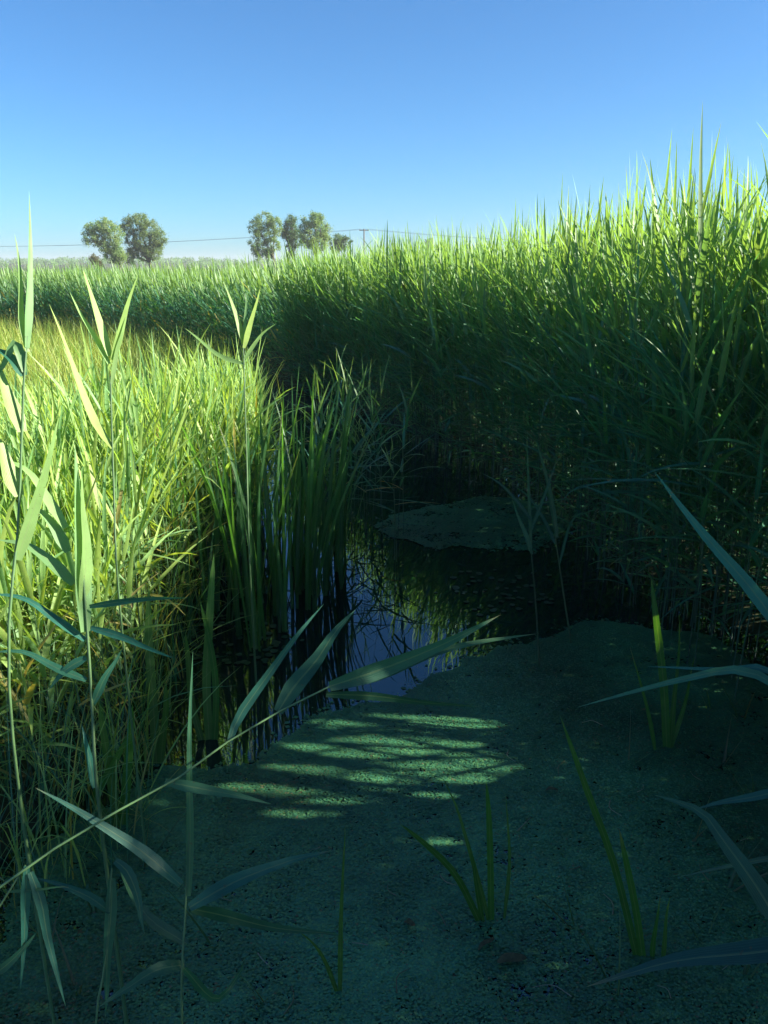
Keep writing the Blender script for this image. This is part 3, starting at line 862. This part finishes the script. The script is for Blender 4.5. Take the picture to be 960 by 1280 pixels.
hero('reed', 'reed leaning out low over the water with broad dark leaves fanning along it', 'reed',
     [(-10, 1118), (60, 1066), (150, 1012), (240, 962), (288, 925), (348, 890), (412, 858)], (1.32, 1.6), [  # shade put into the leaf greens by darkening them
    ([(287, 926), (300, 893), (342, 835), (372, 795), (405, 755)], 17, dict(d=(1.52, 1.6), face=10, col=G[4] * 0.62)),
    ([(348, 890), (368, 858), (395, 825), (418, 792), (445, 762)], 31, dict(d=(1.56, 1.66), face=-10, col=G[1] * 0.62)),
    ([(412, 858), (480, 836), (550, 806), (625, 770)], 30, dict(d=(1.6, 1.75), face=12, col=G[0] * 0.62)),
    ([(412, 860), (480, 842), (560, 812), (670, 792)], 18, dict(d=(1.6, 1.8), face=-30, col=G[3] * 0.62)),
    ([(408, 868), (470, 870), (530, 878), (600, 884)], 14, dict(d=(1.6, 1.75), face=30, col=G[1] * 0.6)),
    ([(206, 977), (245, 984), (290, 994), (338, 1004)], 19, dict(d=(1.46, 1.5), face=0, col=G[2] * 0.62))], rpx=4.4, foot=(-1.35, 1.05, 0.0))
hero('reed', 'sturdy reed with a thick pointed blade before the yellow sedge', 'reed', [(124, 1010), (116, 900), (110, 800), (102, 700)], 1.95, [  # sun and shade put into leaf colours: pale above, green below
    ([(106, 790), (101, 700), (98, 640), (92, 555)], 25, dict(face=38, col=PL[2])),
    ([(103, 760), (107, 690), (104, 640), (101, 585)], 18, dict(face=50, col=PL[0])),
    ([(92, 730), (62, 702), (30, 680), (-5, 674)], 20, dict(face=30, col=PL[2])),
    ([(85, 690), (68, 660), (50, 640), (32, 636)], 20, dict(face=30, col=PL[2])),
    ([(82, 660), (60, 625), (35, 590), (-5, 572)], 17, dict(face=30, col=PL[0])),
    ([(112, 758), (150, 752), (190, 748), (236, 748)], 11, dict(face=30, col=G[4])),
    ([(114, 785), (150, 795), (185, 810), (220, 824)], 13, dict(face=20, col=G[4])),
    ([(106, 800), (70, 775), (30, 748), (-20, 742)], 14, dict(face=25, col=G[4])),
    ([(116, 880), (130, 850), (142, 830), (152, 812)], 15, dict(face=0, col=G[1])),
    ([(108, 822), (85, 835), (70, 850), (62, 862)], 16, dict(face=10, col=G[1])),
    ([(108, 850), (70, 835), (30, 815), (-10, 815)], 14, dict(face=10, col=G[0])),
    ([(118, 985), (112, 950), (106, 920), (101, 905)], 14, dict(face=10, col=G[4]))], rpx=5.9)
hero('reed', 'very tall reed whose fine spear tip stands up alone above the horizon', 'reed', [(14, 900), (24, 640), (30, 470), (34, 420)], 1.75, [
    ([(34, 435), (36, 390), (37, 330), (37, 240)], 12, dict(face=40, col=PL[2])),
    ([(34, 440), (27, 400), (25, 350), (18, 292)], 10, dict(face=40, col=PL[0])),
    ([(31, 465), (20, 430), (5, 455), (-15, 480)], 16, dict(face=10, col=PL[2])),
    ([(30, 470), (20, 455), (8, 442), (-10, 435)], 20, dict(face=30, col=G[1])),
    ([(27, 540), (12, 500), (2, 470), (-10, 440)], 24, dict(face=40, col=PL[1])),
    ([(24, 620), (10, 590), (-2, 550), (-14, 530)], 26, dict(face=40, col=PL[1])),
    ([(22, 700), (40, 640), (60, 580), (72, 520)], 20, dict(face=40, col=PL[0]))], rpx=5.2)
hero('reed', 'reed ending in a wide open pair of pointed leaves above the meadow', 'reed', [(150, 760), (142, 600), (138, 470)], 2.5, [
    ([(137, 445), (126, 410), (115, 372), (102, 333)], 13, dict(face=40, col=PL[1])),
    ([(140, 450), (150, 415), (160, 380), (172, 342)], 12, dict(face=40, col=PL[1])),
    ([(136, 455), (118, 420), (100, 390), (86, 365)], 9, dict(face=40, col=PL[0])),
    ([(139, 480), (146, 440), (152, 420), (158, 395)], 8, dict(face=25, col=PL[0])),
    ([(141, 560), (120, 530), (95, 470), (62, 380)], 13, dict(face=40, col=PL[3]))], rpx=3.7)
hero('reed', 'sunlit reed with a fan of short leaves topping the bank clump', 'reed', [(312, 700), (308, 560), (304, 430)], 3.7, [
    ([(304, 430), (298, 405), (290, 380), (280, 352)], 9, dict(face=40, col=PL[1])),
    ([(305, 435), (311, 410), (318, 385), (326, 358)], 9, dict(face=40, col=PL[3])),
    ([(305, 430), (306, 405), (308, 380), (309, 360)], 6, dict(face=0, col=PL[2])),
    ([(305, 450), (318, 430), (330, 415), (345, 405)], 7, dict(face=10, col=PL[0])),
    ([(304, 455), (275, 445), (250, 425), (230, 410)], 8, dict(face=20, col=PL[0]))], rpx=3.0)
# leaves reaching in from reeds standing beside the frame
hero('reed', 'reed at the water edge holding one long straight blade out over the shaded stand', 'reed', [(1030, 1000), (1012, 900), (992, 810)], 1.6, [
    ([(985, 800), (940, 738), (880, 668), (818, 588)], 24, dict(d=(1.6, 1.75), face=5, col=G[4])),
    ([(1012, 900), (960, 838), (900, 837), (808, 833)], 12, dict(d=(1.6, 1.8), face=20, col=G[4])),
    ([(1008, 880), (930, 838), (850, 850), (722, 884)], 15, dict(d=(1.6, 1.85), face=10, col=G[0]))], rpx=5.2)
hero('reed', 'reed beside the duckweed with a broad bent leaf dipping towards the mud', 'reed', [(1040, 1330), (1015, 1230), (995, 1130)], 1.3, [
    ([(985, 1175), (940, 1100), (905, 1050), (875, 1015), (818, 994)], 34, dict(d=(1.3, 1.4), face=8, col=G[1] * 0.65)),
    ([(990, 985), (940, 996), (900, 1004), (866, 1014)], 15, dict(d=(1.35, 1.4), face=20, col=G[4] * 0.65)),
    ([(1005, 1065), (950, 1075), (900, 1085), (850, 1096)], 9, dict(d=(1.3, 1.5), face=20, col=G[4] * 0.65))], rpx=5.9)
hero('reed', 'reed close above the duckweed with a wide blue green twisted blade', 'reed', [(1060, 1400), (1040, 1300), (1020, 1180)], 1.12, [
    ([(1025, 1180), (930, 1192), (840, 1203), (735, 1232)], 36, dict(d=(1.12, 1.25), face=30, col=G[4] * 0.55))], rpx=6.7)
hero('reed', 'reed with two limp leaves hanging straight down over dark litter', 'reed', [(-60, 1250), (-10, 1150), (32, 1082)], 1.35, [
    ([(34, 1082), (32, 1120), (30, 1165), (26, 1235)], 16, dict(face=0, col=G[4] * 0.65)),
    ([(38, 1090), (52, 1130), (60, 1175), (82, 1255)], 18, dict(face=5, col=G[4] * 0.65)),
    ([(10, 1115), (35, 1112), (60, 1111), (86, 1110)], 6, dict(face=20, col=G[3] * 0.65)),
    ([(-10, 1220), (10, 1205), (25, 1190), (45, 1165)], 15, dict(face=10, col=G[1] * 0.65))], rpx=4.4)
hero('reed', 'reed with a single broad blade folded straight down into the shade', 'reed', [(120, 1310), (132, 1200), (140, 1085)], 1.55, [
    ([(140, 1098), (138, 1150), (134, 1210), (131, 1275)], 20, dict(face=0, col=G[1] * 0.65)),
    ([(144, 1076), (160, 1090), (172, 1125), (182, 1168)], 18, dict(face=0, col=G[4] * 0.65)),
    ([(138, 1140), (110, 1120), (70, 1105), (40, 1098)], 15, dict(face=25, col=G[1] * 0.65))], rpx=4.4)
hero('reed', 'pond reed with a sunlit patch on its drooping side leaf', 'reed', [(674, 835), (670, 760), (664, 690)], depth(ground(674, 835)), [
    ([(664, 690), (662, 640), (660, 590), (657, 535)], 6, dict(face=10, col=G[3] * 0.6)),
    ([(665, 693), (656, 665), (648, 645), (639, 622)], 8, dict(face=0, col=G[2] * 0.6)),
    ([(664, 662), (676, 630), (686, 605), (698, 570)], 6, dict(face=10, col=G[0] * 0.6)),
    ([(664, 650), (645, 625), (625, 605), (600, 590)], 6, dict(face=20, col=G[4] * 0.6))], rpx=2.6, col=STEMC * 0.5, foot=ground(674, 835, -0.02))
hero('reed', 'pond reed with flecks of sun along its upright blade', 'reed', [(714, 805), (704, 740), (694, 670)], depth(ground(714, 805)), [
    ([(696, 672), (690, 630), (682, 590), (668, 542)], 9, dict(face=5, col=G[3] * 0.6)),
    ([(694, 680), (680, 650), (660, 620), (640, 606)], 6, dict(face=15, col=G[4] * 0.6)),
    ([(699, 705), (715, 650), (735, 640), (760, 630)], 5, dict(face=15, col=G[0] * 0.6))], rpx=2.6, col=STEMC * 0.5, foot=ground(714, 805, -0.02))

def shoot(label, foot_px, blades, group=None, cat='shoot'):
    """young strap leaved plant growing out of the duckweed; blades rise from one foot"""
    g = ground(*foot_px, -0.02)
    root = bpy.data.objects.new('young_shoot', None); COL.objects.link(root)
    root.location = g; root.empty_display_size = 0.05
    tag(root, label, cat, group)
    dd = depth(g)
    for pts, w in blades:
        hero_leaf(root, pts, (dd, dd - 0.10), w, random.choice([(0.05, 0.15, 0.03), (0.06, 0.17, 0.035), (0.07, 0.16, 0.04)]), M_BLADE, profile=strap_profile if w > 9 else blade_profile, fold=0.12, face=random.uniform(-20, 20))
shoot('tuft of five thin dark shoots spreading from brown litter in the duckweed', (612, 1160), [
    ([(606, 1165), (570, 1095), (530, 1055), (500, 1030)], 10), ([(613, 1160), (592, 1080), (572, 1010), (552, 970)], 9), ([(614, 1162), (613, 1090), (611, 1020), (608, 975)], 10),
    ([(630, 1150), (637, 1080), (635, 1030), (632, 992)], 7), ([(606, 1162), (596, 1110), (589, 1070), (583, 1045)], 9)])
shoot('tall arching shoot with bright sun flecks on its tip', (800, 1205), [
    ([(798, 1205), (768, 1080), (735, 990), (699, 895)], 11), ([(804, 1205), (795, 1140), (785, 1085), (774, 1035)], 11)])
shoot('pair of short stubby shoots by a muddy patch', (822, 1205), [([(815, 1205), (818, 1165), (826, 1120)], 9), ([(828, 1205), (832, 1160), (838, 1120)], 8)])
shoot('lone straight shoot with a pale sheathed foot', (425, 1250), [([(425, 1250), (426, 1170), (428, 1100), (431, 1030)], 9), ([(424, 1248), (408, 1205), (392, 1180), (370, 1162)], 8)])
shoot('upright pair of shoots at the edge of the tall stand', (836, 942), [([(834, 942), (830, 860), (822, 790), (814, 720)], 12), ([(838, 942), (842, 880), (848, 820), (850, 770)], 9), ([(836, 942), (856, 880), (862, 850), (868, 820)], 8)])
shoot('dark slanting shoot with a pale fleck at its tip', (820, 945), [([(820, 945), (812, 900), (800, 850), (788, 808)], 7)])
shoot('broad green shoots standing against the sedge tangle', (150, 1040), [([(152, 1045), (158, 980), (162, 930), (165, 880)], 14), ([(150, 1045), (140, 985), (132, 930), (124, 880)], 14), ([(156, 1045), (120, 1000), (140, 960), (160, 915)], 12)])
shoot('thick upright blades between the bank sedge and the open water', (195, 960), [([(196, 965), (192, 880), (186, 800), (185, 730)], 14), ([(200, 965), (206, 900), (208, 870), (207, 850)], 10), ([(193, 962), (175, 1000), (180, 980), (188, 930)], 8)])
shoot('dark blades growing up from the water beside the cattails', (262, 930), [([(262, 930), (258, 850), (262, 770), (268, 690)], 13), ([(268, 930), (270, 860), (262, 800), (250, 750)], 10), ([(255, 935), (240, 880), (236, 830), (232, 790)], 10)])

# dead bits lying on the duckweed
def litter(label, px, py, l_, w_, ang):
    g = ground(px, py, 0.016)
    s = Soup()
    path = np.array([[[-l_ / 2, 0, 0], [-l_ / 5, 0.004, 0.006], [l_ / 5, -0.004, 0.008], [l_ / 2, 0, 0.002]]])
    side = np.tile([0.0, 1.0, 0.15], (1, 4, 1))
    P0 = spline(path[0], 8)
    ribbons(s, P0[None], unit(np.tile([0.0, 1.0, 0.15], (1, 8, 1))), np.array([w_]), np.array([[0.15, 0.1, 0.05]]), lambda q: np.sin(np.clip(q * 0.94 + 0.03, 0, 1) * np.pi) ** 0.6)
    o = link('dead_leaf', s.mesh('dead_leaf', M_DEAD)); o.location = g; o.rotation_euler = (0, 0, R(ang))
    tag(o, label, 'dead leaf', 'dead leaves on the duckweed')
litter('brown dead leaf lying below the five shoot tuft', 640, 1200, 0.09, 0.03, 10)
litter('narrow tan reed scrap slanting under the five shoot tuft', 608, 1180, 0.07, 0.014, 40)
litter('round tan leaf scrap alone on the duckweed', 512, 1155, 0.035, 0.02, -20)
litter('brown leaf scrap beside the sun flecked shoot', 690, 988, 0.05, 0.016, 0)

# thin pale scraps of reed straw caught in the duckweed
def scraps():
    spots = [(548, 1145), (490, 1112), (718, 1085), (505, 1225), (702, 960), (655, 1030), (560, 1100), (450, 1180), (770, 1010), (800, 985), (850, 1030), (880, 1090), (760, 1130), (690, 1240),
             (830, 1240), (905, 1200), (930, 1050), (395, 1060), (330, 1200), (280, 1120), (360, 1250), (870, 970), (740, 905), (640, 945)]
    for px, py in spots:
        l_ = random.uniform(0.03, 0.11); k = random.uniform(-0.3, 0.3) * l_
        path = spline([[-l_ / 2, 0, 0], [0, k, 0.004], [l_ / 2, 0, 0.001]], 6)
        s_ = Soup(); tubes(s_, path[None], np.linspace(0.0018, 0.0009, 6)[None], np.tile(random.choice([[0.24, 0.20, 0.12], [0.13, 0.11, 0.06], [0.20, 0.19, 0.13]]), (1, 6, 1)), 5)
        o = link('reed_scrap', s_.mesh('reed_scrap', M_STEM)); o.location = ground(px, py, 0.012); o.rotation_euler = (0, 0, random.uniform(0, 6.28))
        tag(o, 'thin straw coloured reed scrap caught in the duckweed', 'reed scrap', 'reed scraps on the duckweed')
scraps()

# sparse thin shoots coming up through the mat near the muddy margin
def thin_shoots():
    spots = [(880, 1180), (905, 1120), (930, 1230), (860, 1060), (940, 1010), (900, 960), (770, 1250), (720, 1170), (330, 1260), (270, 1190), (120, 1150), (60, 1190), (180, 1090), (95, 1250), (925, 905), (885, 890), (790, 960)]
    for px, py in spots:
        g = ground(px, py, -0.02)
        root = bpy.data.objects.new('young_shoot', None); COL.objects.link(root)
        root.location = g; root.empty_display_size = 0.05
        tag(root, 'thin dark sprig of two or three grassy leaves in the shaded duckweed', 'shoot', 'thin sprigs in the duckweed')
        for k in range(random.choice((2, 3, 3))):
            s_ = Soup()
            path, side = arc_paths(np.array([[random.gauss(0, 0.006), random.gauss(0, 0.006), 0.0]]), rng.uniform(0, 6.28, 1), rng.uniform(R(8), R(42), 1), rng.uniform(0.10, 0.34, 1), rng.uniform(R(0), R(45), 1), 8, rng.normal(0, 0.6, 1))
            ribbons(s_, path, side, rng.uniform(0.005, 0.010, 1), pick(np.array([[0.05, 0.12, 0.05], [0.04, 0.10, 0.05], [0.10, 0.10, 0.05]]), 1))
            link('leaf', s_.mesh('leaf', M_BLADE), root)
thin_shoots()

# ------------------------------------------------------------------ summer haze over the marsh
def haze():
    m, n, l, b, out = new_mat('haze')
    n.remove(b)
    v = n.new('ShaderNodeVolumePrincipled')
    v.inputs['Color'].default_value = (0.90, 0.92, 0.96, 1)
    v.inputs['Density'].default_value = 0.0005
    v.inputs['Anisotropy'].default_value = 0.2
    l.new(v.outputs[0], out.inputs['Volume'])
    s = Soup()
    x, y0, y1, z0, z1 = 1600, -1600, 1600, -3, 16
    V = [(a, c, e) for a in (-x, x) for c in (y0, y1) for e in (z0, z1)]
    s.add(V, [[0, 1, 3, 2], [4, 6, 7, 5], [0, 4, 5, 1], [2, 3, 7, 6], [0, 2, 6, 4], [1, 5, 7, 3]], np.full((8, 3), 0.5))
    tag(link('haze', s.mesh('haze', m)), 'thin pale summer haze lying over the marsh', 'haze', kind='stuff')
haze()
